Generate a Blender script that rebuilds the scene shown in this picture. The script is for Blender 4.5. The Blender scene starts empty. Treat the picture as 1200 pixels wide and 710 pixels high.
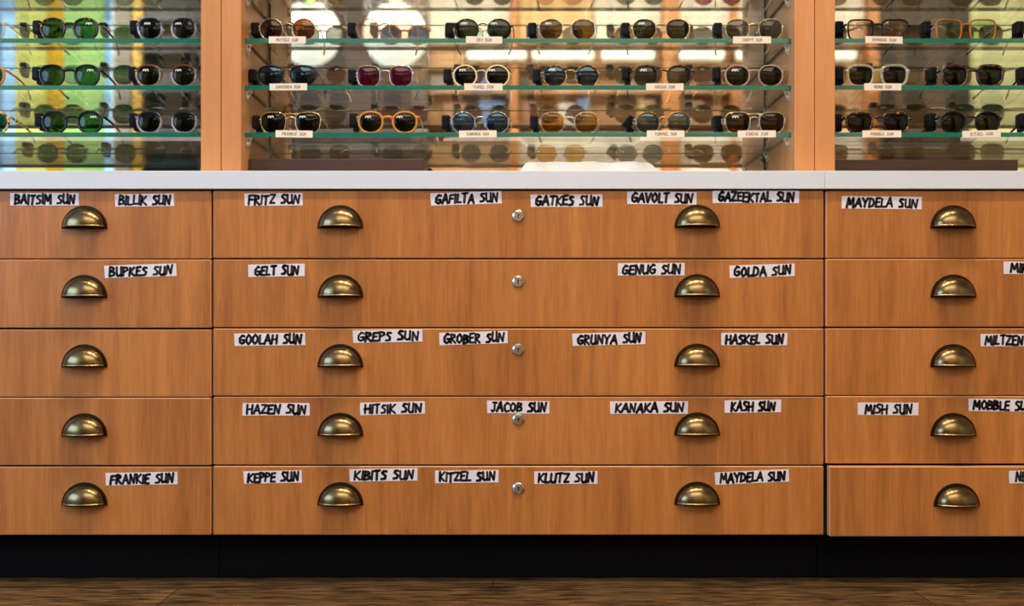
import bpy, bmesh, math, random
from mathutils import Vector, Matrix
random.seed(7)
R = math.radians
sc = bpy.context.scene
COL = sc.collection

# ------------------------------------------------------------------ camera, sky, light, exposure
FPX = 1250.0                 # focal length in pixels of the 1200 px wide frame
ZC = 0.492                   # camera height
YD, YF = 2.0, 2.0616         # drawer fronts, upper cabinet front
YS, YM = 2.0876, 2.2966      # front edge of the glass shelves, mirror
cd = bpy.data.cameras.new('camera')
cam = bpy.data.objects.new('camera', cd); COL.objects.link(cam)
cam.location = (0, 0, ZC); cam.rotation_euler = (R(90), 0, 0)
cd.sensor_width = 36; cd.lens = 36 * FPX / 1200
cd.shift_y = 22 / 1200
cd.clip_start = 0.02
cd.dof.use_dof = True; cd.dof.focus_distance = 2.0; cd.dof.aperture_fstop = 2.6
sc.camera = cam

w = bpy.data.worlds.new('sky'); sc.world = w; w.use_nodes = True
bg = w.node_tree.nodes['Background']
bg.inputs[0].default_value = (0.34, 0.62, 1.0, 1); bg.inputs[1].default_value = 0.95

def area(name, loc, target, size, size_y, power, col, spread=180):
    l = bpy.data.lights.new(name, 'AREA'); l.shape = 'RECTANGLE'; l.size = size; l.size_y = size_y
    l.energy = power; l.color = col; l.spread = R(spread)
    o = bpy.data.objects.new(name, l); COL.objects.link(o); o.location = loc
    o.rotation_euler = (Vector(target) - Vector(loc)).to_track_quat('-Z', 'Y').to_euler()
    return o
def spot(name, loc, target, power, col, angle=110, radius=0.05, blend=0.6):
    l = bpy.data.lights.new(name, 'SPOT'); l.energy = power; l.color = col; l.spot_size = R(angle)
    l.spot_blend = blend; l.shadow_soft_size = radius
    o = bpy.data.objects.new(name, l); COL.objects.link(o); o.location = loc
    o.rotation_euler = (Vector(target) - Vector(loc)).to_track_quat('-Z', 'Y').to_euler()
    return o
# daylight through the left hand window
area('window_daylight', (-3.98, -0.55, 1.75), (0.3, 1.6, 0.8), 2.9, 1.7, 120, (0.40, 0.64, 1.0))
# daylight through the window behind the striped banner
area('street_daylight', (-3.4, -3.55, 1.7), (-2.6, 0.5, 1.6), 0.9, 2.2, 6.5, (0.42, 0.72, 1.0))
# row of warm ceiling spots in front of the cabinets
WARM = (1.0, 0.79, 0.51)
for sx, pw_ in ((-1.2, 10), (-0.4, 100), (0.4, 120), (1.2, 40)):
    spot('ceiling_spot', (sx, 1.22, 2.98), (sx * 0.9, 2.02, 0.25), pw_, WARM, 100, 0.085)
# unseen warm fill lamps, added to brighten the reflected opposite wall
for wx, we in ((-0.5, 38), (1.3, 38), (3.2, 42)):
    area('wall_fill_light', (wx, -2.1, 3.02), (wx, -3.4, 1.9), 1.5, 0.3, we, (1.0, 0.87, 0.70))
area('banner_fill_light', (-2.7, -1.9, 3.02), (-3.4, -3.3, 2.1), 0.9, 0.3, 44, (1.0, 0.97, 0.88), 90)  # unseen fill lamp, added to brighten the banner from the front
# general warm ceiling lights of the shop floor
area('shop_ceiling_light', (0.2, -1.5, 3.04), (0.2, -1.5, 0), 3.0, 1.6, 95, (1.0, 0.88, 0.70))
sc.view_settings.view_transform = 'Standard'; sc.view_settings.look = 'None'
sc.view_settings.gamma = 1.0; sc.view_settings.exposure = 0.08; sc.view_settings.use_curve_mapping = False
sc.cycles.max_bounces = 20; sc.cycles.transparent_max_bounces = 48; sc.cycles.glossy_bounces = 8
sc.cycles.caustics_reflective = False; sc.cycles.caustics_refractive = False

# ------------------------------------------------------------------ helpers
def X(px, Y=YD): return (px - 600.0) * Y / FPX
def Z(py, Y=YD): return ZC - (py - 377.0) * Y / FPX

def lin(c):
    return tuple((v / 12.92 if v <= 0.04045 else ((v + 0.055) / 1.055) ** 2.4) for v in (c[0] / 255, c[1] / 255, c[2] / 255)) + (1,)

def mat(name, col, rough=0.5, metal=0.0, **kw):
    m = bpy.data.materials.new(name); m.use_nodes = True
    b = m.node_tree.nodes['Principled BSDF']
    b.inputs['Base Color'].default_value = col if len(col) == 4 else tuple(col) + (1,)
    b.inputs['Roughness'].default_value = rough; b.inputs['Metallic'].default_value = metal
    for k, v in kw.items(): b.inputs[k.replace('_', ' ')].default_value = v
    return m

def nd(m, t, **kw):
    n = m.node_tree.nodes.new(t)
    for k, v in kw.items(): setattr(n, k, v)
    return n

def clear_mat(name, tint, rough=0.02, ior=1.5, gloss=(1, 1, 1, 1), body=None, body_mix=0.0):
    """clear sheet: fresnel mix of a tinted transparent and a glossy surface, plus an optional body colour"""
    m = bpy.data.materials.new(name); m.use_nodes = True
    nt = m.node_tree; nt.nodes.clear()
    out = nd(m, 'ShaderNodeOutputMaterial'); mix = nd(m, 'ShaderNodeMixShader')
    tr = nd(m, 'ShaderNodeBsdfTransparent'); gl = nd(m, 'ShaderNodeBsdfGlossy')
    # Schlick's reflectance, the same on both sides of the sheet
    ge = nd(m, 'ShaderNodeNewGeometry'); dt = nd(m, 'ShaderNodeVectorMath', operation='DOT_PRODUCT'); ab = nd(m, 'ShaderNodeMath', operation='ABSOLUTE')
    om = nd(m, 'ShaderNodeMath', operation='SUBTRACT', use_clamp=True); om.inputs[0].default_value = 1.0
    pw = nd(m, 'ShaderNodeMath', operation='POWER'); pw.inputs[1].default_value = 5.0
    fr = nd(m, 'ShaderNodeMapRange'); fr.inputs['To Min'].default_value = ((ior - 1) / (ior + 1)) ** 2
    nt.links.new(ge.outputs['Incoming'], dt.inputs[0]); nt.links.new(ge.outputs['Normal'], dt.inputs[1]); nt.links.new(dt.outputs['Value'], ab.inputs[0])
    nt.links.new(ab.outputs[0], om.inputs[1]); nt.links.new(om.outputs[0], pw.inputs[0]); nt.links.new(pw.outputs[0], fr.inputs['Value'])
    tr.inputs[0].default_value = tint if len(tint) == 4 else tuple(tint) + (1,)
    gl.inputs[0].default_value = gloss; gl.inputs['Roughness'].default_value = rough
    nt.links.new(fr.outputs[0], mix.inputs[0])
    if body:
        df = nd(m, 'ShaderNodeBsdfDiffuse'); df.inputs[0].default_value = body
        m2 = nd(m, 'ShaderNodeMixShader'); m2.inputs[0].default_value = body_mix
        nt.links.new(tr.outputs[0], m2.inputs[1]); nt.links.new(df.outputs[0], m2.inputs[2])
        nt.links.new(m2.outputs[0], mix.inputs[1])
    else:
        nt.links.new(tr.outputs[0], mix.inputs[1])
    nt.links.new(gl.outputs[0], mix.inputs[2]); nt.links.new(mix.outputs[0], out.inputs[0])
    return m

def wood(name, dark, light, rough=0.38, axis='z', scale=1.0, figure=1.0):
    m = mat(name, light, rough); nt = m.node_tree; b = nt.nodes['Principled BSDF']
    tc = nd(m, 'ShaderNodeTexCoord'); oi = nd(m, 'ShaderNodeObjectInfo')
    add = nd(m, 'ShaderNodeVectorMath', operation='ADD'); mul = nd(m, 'ShaderNodeVectorMath', operation='MULTIPLY')
    sc3 = nd(m, 'ShaderNodeVectorMath', operation='SCALE'); sc3.inputs['Scale'].default_value = 37.0
    comb = nd(m, 'ShaderNodeCombineXYZ')
    for i in range(3): nt.links.new(oi.outputs['Random'], comb.inputs[i])
    nt.links.new(comb.outputs[0], sc3.inputs[0])
    nt.links.new(tc.outputs['Object'], add.inputs[0]); nt.links.new(sc3.outputs[0], add.inputs[1])
    mul.inputs[1].default_value = {'z': (1, 1, 0.07), 'x': (0.06, 1, 1)}[axis]
    nt.links.new(add.outputs[0], mul.inputs[0])
    def noise(s, det, rgh=0.55, dist=0.0):
        n = nd(m, 'ShaderNodeTexNoise'); n.inputs['Scale'].default_value = s * scale; n.inputs['Detail'].default_value = det
        n.inputs['Roughness'].default_value = rgh; n.inputs['Distortion'].default_value = dist
        nt.links.new(mul.outputs[0], n.inputs['Vector']); return n
    n1 = noise(9, 3, 0.5, 0.6); n2 = noise(60, 4, 0.6, 0.2); n3 = noise(260, 2, 0.5)
    def math2(op, a, bb):
        n = nd(m, 'ShaderNodeMath', operation=op)
        for i, v in enumerate((a, bb)):
            if isinstance(v, (int, float)): n.inputs[i].default_value = v
            else: nt.links.new(v, n.inputs[i])
        return n.outputs[0]
    f = math2('ADD', math2('MULTIPLY', n1.outputs[0], 0.42 * figure), math2('MULTIPLY', n2.outputs[0], 0.40))
    f = math2('ADD', f, math2('MULTIPLY', n3.outputs[0], 0.22))
    mr = nd(m, 'ShaderNodeMapRange'); mr.inputs['From Min'].default_value = 0.36; mr.inputs['From Max'].default_value = 0.66
    nt.links.new(f, mr.inputs['Value'])
    ramp = nd(m, 'ShaderNodeValToRGB')
    ramp.color_ramp.elements[0].color = dark; ramp.color_ramp.elements[1].color = light
    nt.links.new(mr.outputs[0], ramp.inputs[0]); nt.links.new(ramp.outputs[0], b.inputs['Base Color'])
    return m

class MB:
    """collects boxes, sweeps and sheets; build() links them as one mesh object"""
    def __init__(s): s.v = []; s.f = []; s.mi = []; s.sm = []
    def add(s, vs, fs, mi=0, smooth=False):
        o = len(s.v); s.v += [tuple(v) for v in vs]
        for f in fs: s.f.append(tuple(o + i for i in f)); s.mi.append(mi); s.sm.append(smooth)
    def box(s, a, b, mi=0, bev=0.0, rot=None, seg=2):
        bm = bmesh.new(); bmesh.ops.create_cube(bm, size=1)
        sx, sy, sz = (b[i] - a[i] for i in range(3)); c = [(a[i] + b[i]) / 2 for i in range(3)]
        for v in bm.verts: v.co = Vector((v.co.x * sx, v.co.y * sy, v.co.z * sz))
        if bev > 0: bmesh.ops.bevel(bm, geom=list(bm.edges), offset=bev, segments=seg, affect='EDGES', profile=0.5)
        if rot is not None: bmesh.ops.transform(bm, matrix=rot, verts=bm.verts)
        bm.verts.index_update()
        s.add([v.co + Vector(c) for v in bm.verts], [[v.index for v in f.verts] for f in bm.faces], mi, False)
        bm.free()
    def sphere(s, c, r, mi=0, seg=14, rings=8):
        vs = []; fs = []
        rx, ry, rz = r if isinstance(r, tuple) else (r, r, r)
        for i in range(rings + 1):
            t = math.pi * i / rings
            for j in range(seg):
                p = 2 * math.pi * j / seg
                vs.append((c[0] + rx * math.sin(t) * math.cos(p), c[1] + ry * math.sin(t) * math.sin(p), c[2] + rz * math.cos(t)))
        for i in range(rings):
            for j in range(seg):
                fs.append((i * seg + j, i * seg + (j + 1) % seg, (i + 1) * seg + (j + 1) % seg, (i + 1) * seg + j))
        s.add(vs, fs, mi, True)
    def cyl(s, c0, c1, r0, r1=None, mi=0, seg=24, smooth=True):
        r1 = r0 if r1 is None else r1
        a = Vector(c0); b = Vector(c1); t = (b - a).normalized()
        u = t.orthogonal().normalized(); v = t.cross(u)
        ring = [u * math.cos(2 * math.pi * i / seg) + v * math.sin(2 * math.pi * i / seg) for i in range(seg)]
        vs = [a + q * r0 for q in ring] + [b + q * r1 for q in ring]
        s.add(vs, [(i, (i + 1) % seg, seg + (i + 1) % seg, seg + i) for i in range(seg)], mi, smooth)
        s.add(vs[:seg], [tuple(range(seg))[::-1]], mi); s.add(vs[seg:], [tuple(range(seg))], mi)
    def sweep(s, pts, radii, ref, closed=False, mi=0, seg=10, power=2.0):
        """sweep an ellipse (r_side, r_ref) along pts; ref is the direction of the second radius"""
        pts = [Vector(p) for p in pts]; n = len(pts); ref = Vector(ref).normalized(); rings = []
        for i, p in enumerate(pts):
            q0 = pts[i - 1] if (closed or i > 0) else p
            q1 = pts[(i + 1) % n] if (closed or i < n - 1) else p
            t = (q1 - q0).normalized()
            side = t.cross(ref).normalized(); up = side.cross(t).normalized()
            ra, rb = radii(i / max(1, n - 1)) if callable(radii) else radii
            ring = []
            for k in range(seg):
                a = 2 * math.pi * k / seg; c_, s_ = math.cos(a), math.sin(a)
                ca = math.copysign(abs(c_) ** (2 / power), c_); sa = math.copysign(abs(s_) ** (2 / power), s_)
                ring.append(p + side * (ra * ca) + up * (rb * sa))
            rings.append(ring)
        vs = [v for r_ in rings for v in r_]; fs = []
        for i in range(n if closed else n - 1):
            j = (i + 1) % n
            for k in range(seg):
                fs.append((i * seg + k, i * seg + (k + 1) % seg, j * seg + (k + 1) % seg, j * seg + k))
        if not closed:
            fs.append(tuple(range(seg))[::-1]); fs.append(tuple((n - 1) * seg + k for k in range(seg)))
        s.add(vs, fs, mi, True)
    def build(s, name, mats, parent=None, loc=None):
        me = bpy.data.meshes.new(name); me.from_pydata(s.v, [], s.f); me.update()
        if not isinstance(mats, (list, tuple)): mats = [mats]
        for m in mats: me.materials.append(m)
        me.polygons.foreach_set('material_index', s.mi); me.polygons.foreach_set('use_smooth', s.sm)
        bm = bmesh.new(); bm.from_mesh(me); bmesh.ops.recalc_face_normals(bm, faces=bm.faces); bm.to_mesh(me); bm.free()
        o = bpy.data.objects.new(name, me); COL.objects.link(o)
        if parent is not None: o.parent = parent
        if loc is not None: o.location = loc
        return o

def thing(name, label, cat, loc=(0, 0, 0), group=None):
    o = bpy.data.objects.new(name, None); COL.objects.link(o); o.location = loc
    o.empty_display_size = 0.05
    o['label'] = label; o['category'] = cat
    if group: o['group'] = group
    return o
def tag(o, label, cat, group=None):
    o['label'] = label; o['category'] = cat
    if group: o['group'] = group
    return o
def struct(o): o['kind'] = 'structure'; return o

# ------------------------------------------------------------------ materials
M = {}
M['cherry'] = wood('cherry_veneer', (0.300, 0.098, 0.022, 1), (0.550, 0.212, 0.052, 1), 0.36, 'z', 1.0)
M['beech'] = wood('pale_cherry_veneer', (0.50, 0.205, 0.072, 1), (0.62, 0.275, 0.105, 1), 0.36, 'z', 0.9)
M['edge'] = mat('edge_band_lit_chamfer', (0.62, 0.30, 0.14), 0.35)
M['carcass'] = mat('black_carcass', (0.004, 0.004, 0.004), 0.7)
M['plinth'] = mat('black_toe_kick', (0.0025, 0.0025, 0.003), 0.55, Specular_IOR_Level=0.06)
M['counter'] = mat('white_laminate', (0.66, 0.72, 0.82), 0.28)
M['brass'] = mat('aged_brass', (0.20, 0.142, 0.068), 0.25, 1.0)
M['brass_lip'] = mat('light_brass_lip', (0.46, 0.37, 0.19), 0.25, 1.0)  # lighter brass than the dome
M['patina'] = mat('dark_patina', (0.035, 0.028, 0.018), 0.42, 0.9)
M['chrome'] = mat('nickel_lock', (0.62, 0.60, 0.56), 0.22, 1.0)
M['slot'] = mat('key_slot', (0.01, 0.01, 0.01), 0.5)
M['paper'] = mat('paper_tape', (0.76, 0.72, 0.80), 0.75)
M['ink'] = mat('black_marker', (0.012, 0.010, 0.016), 0.55)
M['card'] = mat('cream_card', (0.78, 0.68, 0.58), 0.7)
M['print'] = mat('grey_print', (0.16, 0.13, 0.11), 0.7)
M['mirror'] = mat('mirror', (0.90, 0.92, 0.90), 0.0, 1.0)
M['glass'] = clear_mat('shelf_glass', (0.955, 0.985, 0.97), 0.0, 1.5)
M['glass_edge'] = mat('green_glass_edge', (0.002, 0.135, 0.092), 0.12)
M['glass_edge'].node_tree.nodes['Principled BSDF'].inputs['Specular IOR Level'].default_value = 0.8
M['glass_end'] = mat('dark_glass_end', (0.006, 0.022, 0.014), 0.6, Specular_IOR_Level=0.1)
M['clip'] = clear_mat('clear_plastic', (0.93, 0.93, 0.90), 0.08, 1.9, body=(0.85, 0.83, 0.76, 1), body_mix=0.28)
M['riser'] = wood('dark_brown_stain', (0.028, 0.011, 0.008, 1), (0.055, 0.022, 0.016, 1), 0.4, 'x', 1.0)
M['tissue'] = mat('white_paper', (0.85, 0.84, 0.80), 0.8)
M['tagblack'] = mat('black_plastic', (0.004, 0.004, 0.005), 0.45, Specular_IOR_Level=0.15)
M['tagmetal'] = mat('grey_clamp', (0.35, 0.34, 0.32), 0.35, 0.8)
M['logo'] = mat('white_logo_print', (0.85, 0.83, 0.78), 0.6)
M['gold'] = mat('gold_wire', (0.74, 0.54, 0.24), 0.25, 1.0)
M['palegold'] = mat('pale_gold_wire', (0.66, 0.55, 0.36), 0.25, 1.0)
M['rose'] = mat('rose_gold_wire', (0.40, 0.19, 0.11), 0.28, 1.0)
M['silver'] = mat('silver_wire', (0.58, 0.58, 0.60), 0.22, 1.0)
M['gun'] = mat('black_wire', (0.02, 0.02, 0.02), 0.3, 0.6)
M['navy'] = mat('navy_wire', (0.012, 0.018, 0.05), 0.35, 0.4)
M['ivory'] = mat('ivory_acetate', (0.80, 0.62, 0.40), 0.25)
M['black'] = mat('black_acetate', (0.004, 0.0045, 0.008), 0.14, Specular_IOR_Level=0.3)
M['green_rim'] = mat('dark_green_wire', (0.02, 0.09, 0.06), 0.3, 0.5)
M['honey'] = clear_mat('honey_acetate', (0.90, 0.55, 0.16), 0.08, 1.5, body=(0.72, 0.30, 0.04, 1), body_mix=0.62)
M['amber'] = clear_mat('amber_acetate', (0.85, 0.45, 0.12), 0.08, 1.5, body=(0.50, 0.17, 0.02, 1), body_mix=0.6)
M['crystal'] = clear_mat('crystal_acetate', (0.95, 0.92, 0.86), 0.05, 1.55, body=(0.70, 0.66, 0.50, 1), body_mix=0.30)
M['blush'] = clear_mat('blush_acetate', (0.92, 0.72, 0.62), 0.06, 1.55, body=(0.62, 0.38, 0.30, 1), body_mix=0.5)
def spotted(name, dark, bright, lo, hi, scale=140):
    m = mat(name, dark, 0.2); nt = m.node_tree; b = nt.nodes['Principled BSDF']
    tc = nd(m, 'ShaderNodeTexCoord'); n = nd(m, 'ShaderNodeTexNoise'); n.inputs['Scale'].default_value = scale; n.inputs['Detail'].default_value = 2
    rp = nd(m, 'ShaderNodeValToRGB'); rp.color_ramp.elements[0].position = lo; rp.color_ramp.elements[1].position = hi
    rp.color_ramp.elements[0].color = tuple(dark) + (1,); rp.color_ramp.elements[1].color = tuple(bright) + (1,)
    nt.links.new(tc.outputs['Object'], n.inputs['Vector']); nt.links.new(n.outputs[0], rp.inputs[0]); nt.links.new(rp.outputs[0], b.inputs['Base Color'])
    return m
M['tortoise'] = spotted('dark_tortoise', (0.010, 0.006, 0.006), (0.42, 0.16, 0.015), 0.58, 0.72)
M['brown_tort'] = spotted('brown_tortoise', (0.018, 0.008, 0.005), (0.16, 0.065, 0.014), 0.46, 0.75)
M['light_tort'] = spotted('light_tortoise', (0.02, 0.010, 0.006), (0.80, 0.50, 0.14), 0.40, 0.62, 170)
def two_tone(name, top, bottom):
    """frame that is dark along the brow and clear below, as the acetate itself is laminated"""
    m = clear_mat(name, (0.93, 0.93, 0.92), 0.05, 1.7, body=bottom, body_mix=0.22); nt = m.node_tree
    out = [n for n in nt.nodes if n.type == 'OUTPUT_MATERIAL'][0]; old = out.inputs[0].links[0].from_socket
    p = nd(m, 'ShaderNodeBsdfPrincipled'); p.inputs['Base Color'].default_value = top; p.inputs['Roughness'].default_value = 0.18
    tc = nd(m, 'ShaderNodeTexCoord'); sp = nd(m, 'ShaderNodeSeparateXYZ'); mr = nd(m, 'ShaderNodeMapRange'); mx = nd(m, 'ShaderNodeMixShader')
    mr.inputs['From Min'].default_value = 0.029; mr.inputs['From Max'].default_value = 0.036
    nt.links.new(tc.outputs['Object'], sp.inputs[0]); nt.links.new(sp.outputs[2], mr.inputs['Value'])
    nt.links.new(mr.outputs[0], mx.inputs[0]); nt.links.new(old, mx.inputs[1]); nt.links.new(p.outputs[0], mx.inputs[2]); nt.links.new(mx.outputs[0], out.inputs[0])
    return m
M['black_crystal'] = two_tone('black_over_crystal', (0.008, 0.008, 0.012, 1), (0.55, 0.58, 0.62, 1))
M['tort_crystal'] = two_tone('tortoise_over_crystal', (0.09, 0.035, 0.010, 1), (0.55, 0.42, 0.24, 1))

def lens_mat(name, t, ior=1.32, gl=(1, 1, 1, 1)):
    return clear_mat('lens_' + name, tuple(math.sqrt(v) for v in t), 0.01, ior, gl)
LENS = {
    'green': lens_mat('dark_green', (0.020, 0.030, 0.010)),
    'g15': lens_mat('bottle_green', (0.035, 0.16, 0.045)),
    'smoke': lens_mat('smoke', (0.040, 0.045, 0.040)),
    'greysmoke': lens_mat('grey_green', (0.10, 0.13, 0.11)),
    'grey': lens_mat('light_grey', (0.20, 0.21, 0.20)),
    'brown': lens_mat('brown', (0.060, 0.026, 0.006)),
    'amber': lens_mat('amber', (0.20, 0.045, 0.010)),
    'cosmo': lens_mat('light_amber', (0.66, 0.36, 0.09)),
    'olive': lens_mat('olive_brown', (0.12, 0.075, 0.015)),
    'peach': lens_mat('clear_peach', (0.80, 0.58, 0.47)),
    'plum': lens_mat('plum', (0.28, 0.010, 0.085)),
    'navy': lens_mat('navy', (0.030, 0.045, 0.085), 1.55, (0.55, 0.78, 1, 1)),
    'blue': lens_mat('blue', (0.055, 0.15, 0.34), 1.6, (0.45, 0.72, 1, 1)),
    'steel': lens_mat('steel_blue', (0.13, 0.20, 0.24), 1.5, (0.75, 0.9, 1, 1)),
    'black': lens_mat('near_black', (0.012, 0.012, 0.006)),
    'clear': lens_mat('clear_brown', (0.66, 0.48, 0.36)),
    'palegreen': lens_mat('pale_green', (0.55, 0.66, 0.42)),
    'mint': lens_mat('mint', (0.42, 0.62, 0.36)),
    'sky': lens_mat('pale_blue', (0.45, 0.60, 0.62)),
    'pink': lens_mat('pale_pink', (0.80, 0.50, 0.55)),
}

# ------------------------------------------------------------------ room shell
XL, XR, YW, YB, ZT = -3.95, 4.3, -3.41, 2.40, 3.1
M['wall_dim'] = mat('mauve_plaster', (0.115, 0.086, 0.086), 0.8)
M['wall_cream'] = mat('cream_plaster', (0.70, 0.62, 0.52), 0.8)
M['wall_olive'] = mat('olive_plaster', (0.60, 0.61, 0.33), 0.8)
M['wall_brown'] = mat('brown_panelling', (0.050, 0.030, 0.016), 0.6)
M['ceil'] = mat('white_ceiling', (0.78, 0.75, 0.68), 0.85)
M['white_frame'] = mat('window_paint', (0.55, 0.60, 0.66), 0.5)
M['pane'] = clear_mat('window_glass', (0.97, 0.99, 1.0), 0.0, 1.45)

def floor_mat():
    m = mat('dark_oak_planks', (0.1, 0.05, 0.02), 0.42); nt = m.node_tree; b = nt.nodes['Principled BSDF']
    tc = nd(m, 'ShaderNodeTexCoord'); mp = nd(m, 'ShaderNodeMapping'); br = nd(m, 'ShaderNodeTexBrick')
    mp.inputs['Location'].default_value = (0.035, 0.05, 0)
    br.inputs['Scale'].default_value = 1.0; br.inputs['Brick Width'].default_value = 1.35; br.inputs['Row Height'].default_value = 0.135
    br.inputs['Mortar Size'].default_value = 0.0012; br.inputs['Color1'].default_value = (0, 0, 0, 1); br.inputs['Color2'].default_value = (1, 1, 1, 1)
    br.inputs['Mortar'].default_value = (0.2, 0.2, 0.2, 1); br.offset = 0.43
    st = nd(m, 'ShaderNodeMapping'); st.inputs['Scale'].default_value = (1.3, 8, 1)
    n1 = nd(m, 'ShaderNodeTexNoise'); n1.inputs['Scale'].default_value = 4; n1.inputs['Detail'].default_value = 6; n1.inputs['Distortion'].default_value = 2.2; n1.inputs['Roughness'].default_value = 0.65
    st2 = nd(m, 'ShaderNodeMapping'); st2.inputs['Scale'].default_value = (3, 34, 1)
    n2 = nd(m, 'ShaderNodeTexNoise'); n2.inputs['Scale'].default_value = 5; n2.inputs['Detail'].default_value = 3
    nt.links.new(tc.outputs['Object'], mp.inputs[0]); nt.links.new(mp.outputs[0], br.inputs['Vector'])
    nt.links.new(tc.outputs['Object'], st.inputs[0]); nt.links.new(st.outputs[0], n1.inputs['Vector'])
    nt.links.new(tc.outputs['Object'], st2.inputs[0]); nt.links.new(st2.outputs[0], n2.inputs['Vector'])
    rp = nd(m, 'ShaderNodeValToRGB'); e = rp.color_ramp.elements
    e[0].position = 0.42; e[0].color = (0.020, 0.010, 0.004, 1); e[1].position = 0.58; e[1].color = (0.190, 0.106, 0.040, 1)
    ad = nd(m, 'ShaderNodeMath', operation='ADD'); ml = nd(m, 'ShaderNodeMath', operation='MULTIPLY'); ml.inputs[1].default_value = 0.5
    m3 = nd(m, 'ShaderNodeMath', operation='MULTIPLY'); m3.inputs[1].default_value = 0.5
    nt.links.new(n2.outputs[0], ml.inputs[0]); nt.links.new(n1.outputs[0], m3.inputs[0]); nt.links.new(ml.outputs[0], ad.inputs[0]); nt.links.new(m3.outputs[0], ad.inputs[1])
    nt.links.new(ad.outputs[0], rp.inputs[0])
    mx = nd(m, 'ShaderNodeMixRGB', blend_type='MULTIPLY'); mx.inputs[0].default_value = 1.0
    mr = nd(m, 'ShaderNodeMapRange'); mr.inputs['To Min'].default_value = 0.75; mr.inputs['To Max'].default_value = 1.1
    nt.links.new(br.outputs['Color'], mr.inputs['Value']); nt.links.new(rp.outputs[0], mx.inputs[1]); nt.links.new(mr.outputs[0], mx.inputs[2])
    mx2 = nd(m, 'ShaderNodeMixRGB'); mx2.inputs[2].default_value = (0.012, 0.007, 0.004, 1)
    nt.links.new(br.outputs['Fac'], mx2.inputs[0]); nt.links.new(mx.outputs[0], mx2.inputs[1]); nt.links.new(mx2.outputs[0], b.inputs['Base Color'])
    return m
b = MB(); b.box((XL - .2, YW - .2, -0.1), (XR + .2, YB + .1, 0)); struct(b.build('floor', floor_mat()))
b = MB(); b.box((XL - .2, YW - .2, ZT), (XR + .2, YB + .1, ZT + .1)); struct(b.build('ceiling', M['ceil']))
b = MB(); b.box((XL - .1, YB, 0), (XR + .1, YB + .1, ZT)); struct(b.build('wall_back', M['wall_cream']))
b = MB(); b.box((XR, YW, 0), (XR + .1, YB, ZT)); struct(b.build('wall_right', M['wall_cream']))
# left wall with its window opening
wy0, wy1, wz0, wz1 = -2.0, 0.9, 0.85, 2.65
b = MB()
b.box((XL - .1, YW, 0), (XL, wy0, ZT)); b.box((XL - .1, wy1, 0), (XL, YB, ZT))
b.box((XL - .1, wy0, 0), (XL, wy1, wz0)); b.box((XL - .1, wy0, wz1), (XL, wy1, ZT))
struct(b.build('wall_left', M['wall_cream']))
t = struct(thing('window_1', 'wide shop window in the left wall', 'window', (XL - .05, -0.55, wz0)))
b = MB()
for y in (wy0, -1.05, -0.1, wy1): b.box((-.03, y + .55 - .025, 0), (.03, y + .55 + .025, wz1 - wz0))
b.box((-.03, wy0 + .55, 0), (.03, wy1 + .55, .05)); b.box((-.03, wy0 + .55, wz1 - wz0 - .05), (.03, wy1 + .55, wz1 - wz0))
b.build('frame', M['white_frame'], t)
b = MB(); b.box((-.004, wy0 + .55, .02), (.004, wy1 + .55, wz1 - wz0 - .02)); b.build('pane', M['pane'], t)

# opposite wall, seen in the mirrors: VX / VZ turn a mirrored pixel into a place on a plane at distance V
def V2Y(V): return 2 * YM - V
def VX(px, V): return (px - 600) * V / FPX
def VZ(py, V): return ZC + (377 - py) * V / FPX
V0 = 2 * YM - YW
ox0, ox1, oz0, oz1 = VX(-20, V0), VX(134, V0), 0.25, 2.98
b = MB()
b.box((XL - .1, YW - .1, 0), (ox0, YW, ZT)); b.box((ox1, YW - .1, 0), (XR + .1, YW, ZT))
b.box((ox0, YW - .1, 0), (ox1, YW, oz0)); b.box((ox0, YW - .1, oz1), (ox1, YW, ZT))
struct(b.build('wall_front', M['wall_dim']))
t = struct(thing('window_2', 'tall street window in the opposite wall', 'window', ((ox0 + ox1) / 2, YW - .05, oz0)))
hw = (ox1 - ox0) / 2
b = MB()
for x in (-hw, hw): b.box((x - .03, -.03, 0), (x + .03, .03, oz1 - oz0))
b.box((-hw, -.03, 0), (hw, .03, .05)); b.box((-hw, -.03, oz1 - oz0 - .05), (hw, .03, oz1 - oz0))
b.build('frame', M['white_frame'], t)
b = MB(); b.box((-hw, -.004, .03), (hw, .004, oz1 - oz0 - .03)); b.build('pane', M['pane'], t)

# striped banner hanging before that window
def cloth(name, c, trans=0.5):
    m = bpy.data.materials.new(name); m.use_nodes = True; nt = m.node_tree; nt.nodes.clear()
    o = nd(m, 'ShaderNodeOutputMaterial'); d = nd(m, 'ShaderNodeBsdfDiffuse'); tl = nd(m, 'ShaderNodeBsdfTranslucent'); mx = nd(m, 'ShaderNodeMixShader')
    d.inputs[0].default_value = c; tl.inputs[0].default_value = c; mx.inputs[0].default_value = trans
    nt.links.new(d.outputs[0], mx.inputs[1]); nt.links.new(tl.outputs[0], mx.inputs[2]); nt.links.new(mx.outputs[0], o.inputs[0]); return m
Vb = V0 - .12
t = thing('striped_banner', 'hanging fabric banner striped yellow, mustard and lime, reflected in the left mirror', 'banner', (VX(70, Vb), V2Y(Vb), 0))
bx = VX(70, Vb)
def stripe(p0, p1, name, m):
    b = MB(); b.box((VX(p0, Vb) - bx, -.003, .3), (VX(p1, Vb) - bx, .003, 2.94)); return b.build(name, m, t)
stripe(18, 54.5, 'yellow_stripe', cloth('yellow_cloth', (0.60, 0.58, 0.19, 1)))['label'] = 'yellow stripe'
stripe(54.5, 75, 'mustard_stripe', cloth('mustard_cloth', (0.42, 0.245, 0.012, 1), .3))['label'] = 'mustard stripe'
stripe(75, 123, 'lime_stripe', cloth('lime_cloth', (0.35, 0.54, 0.20, 1)))['label'] = 'lime green stripe'
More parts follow.
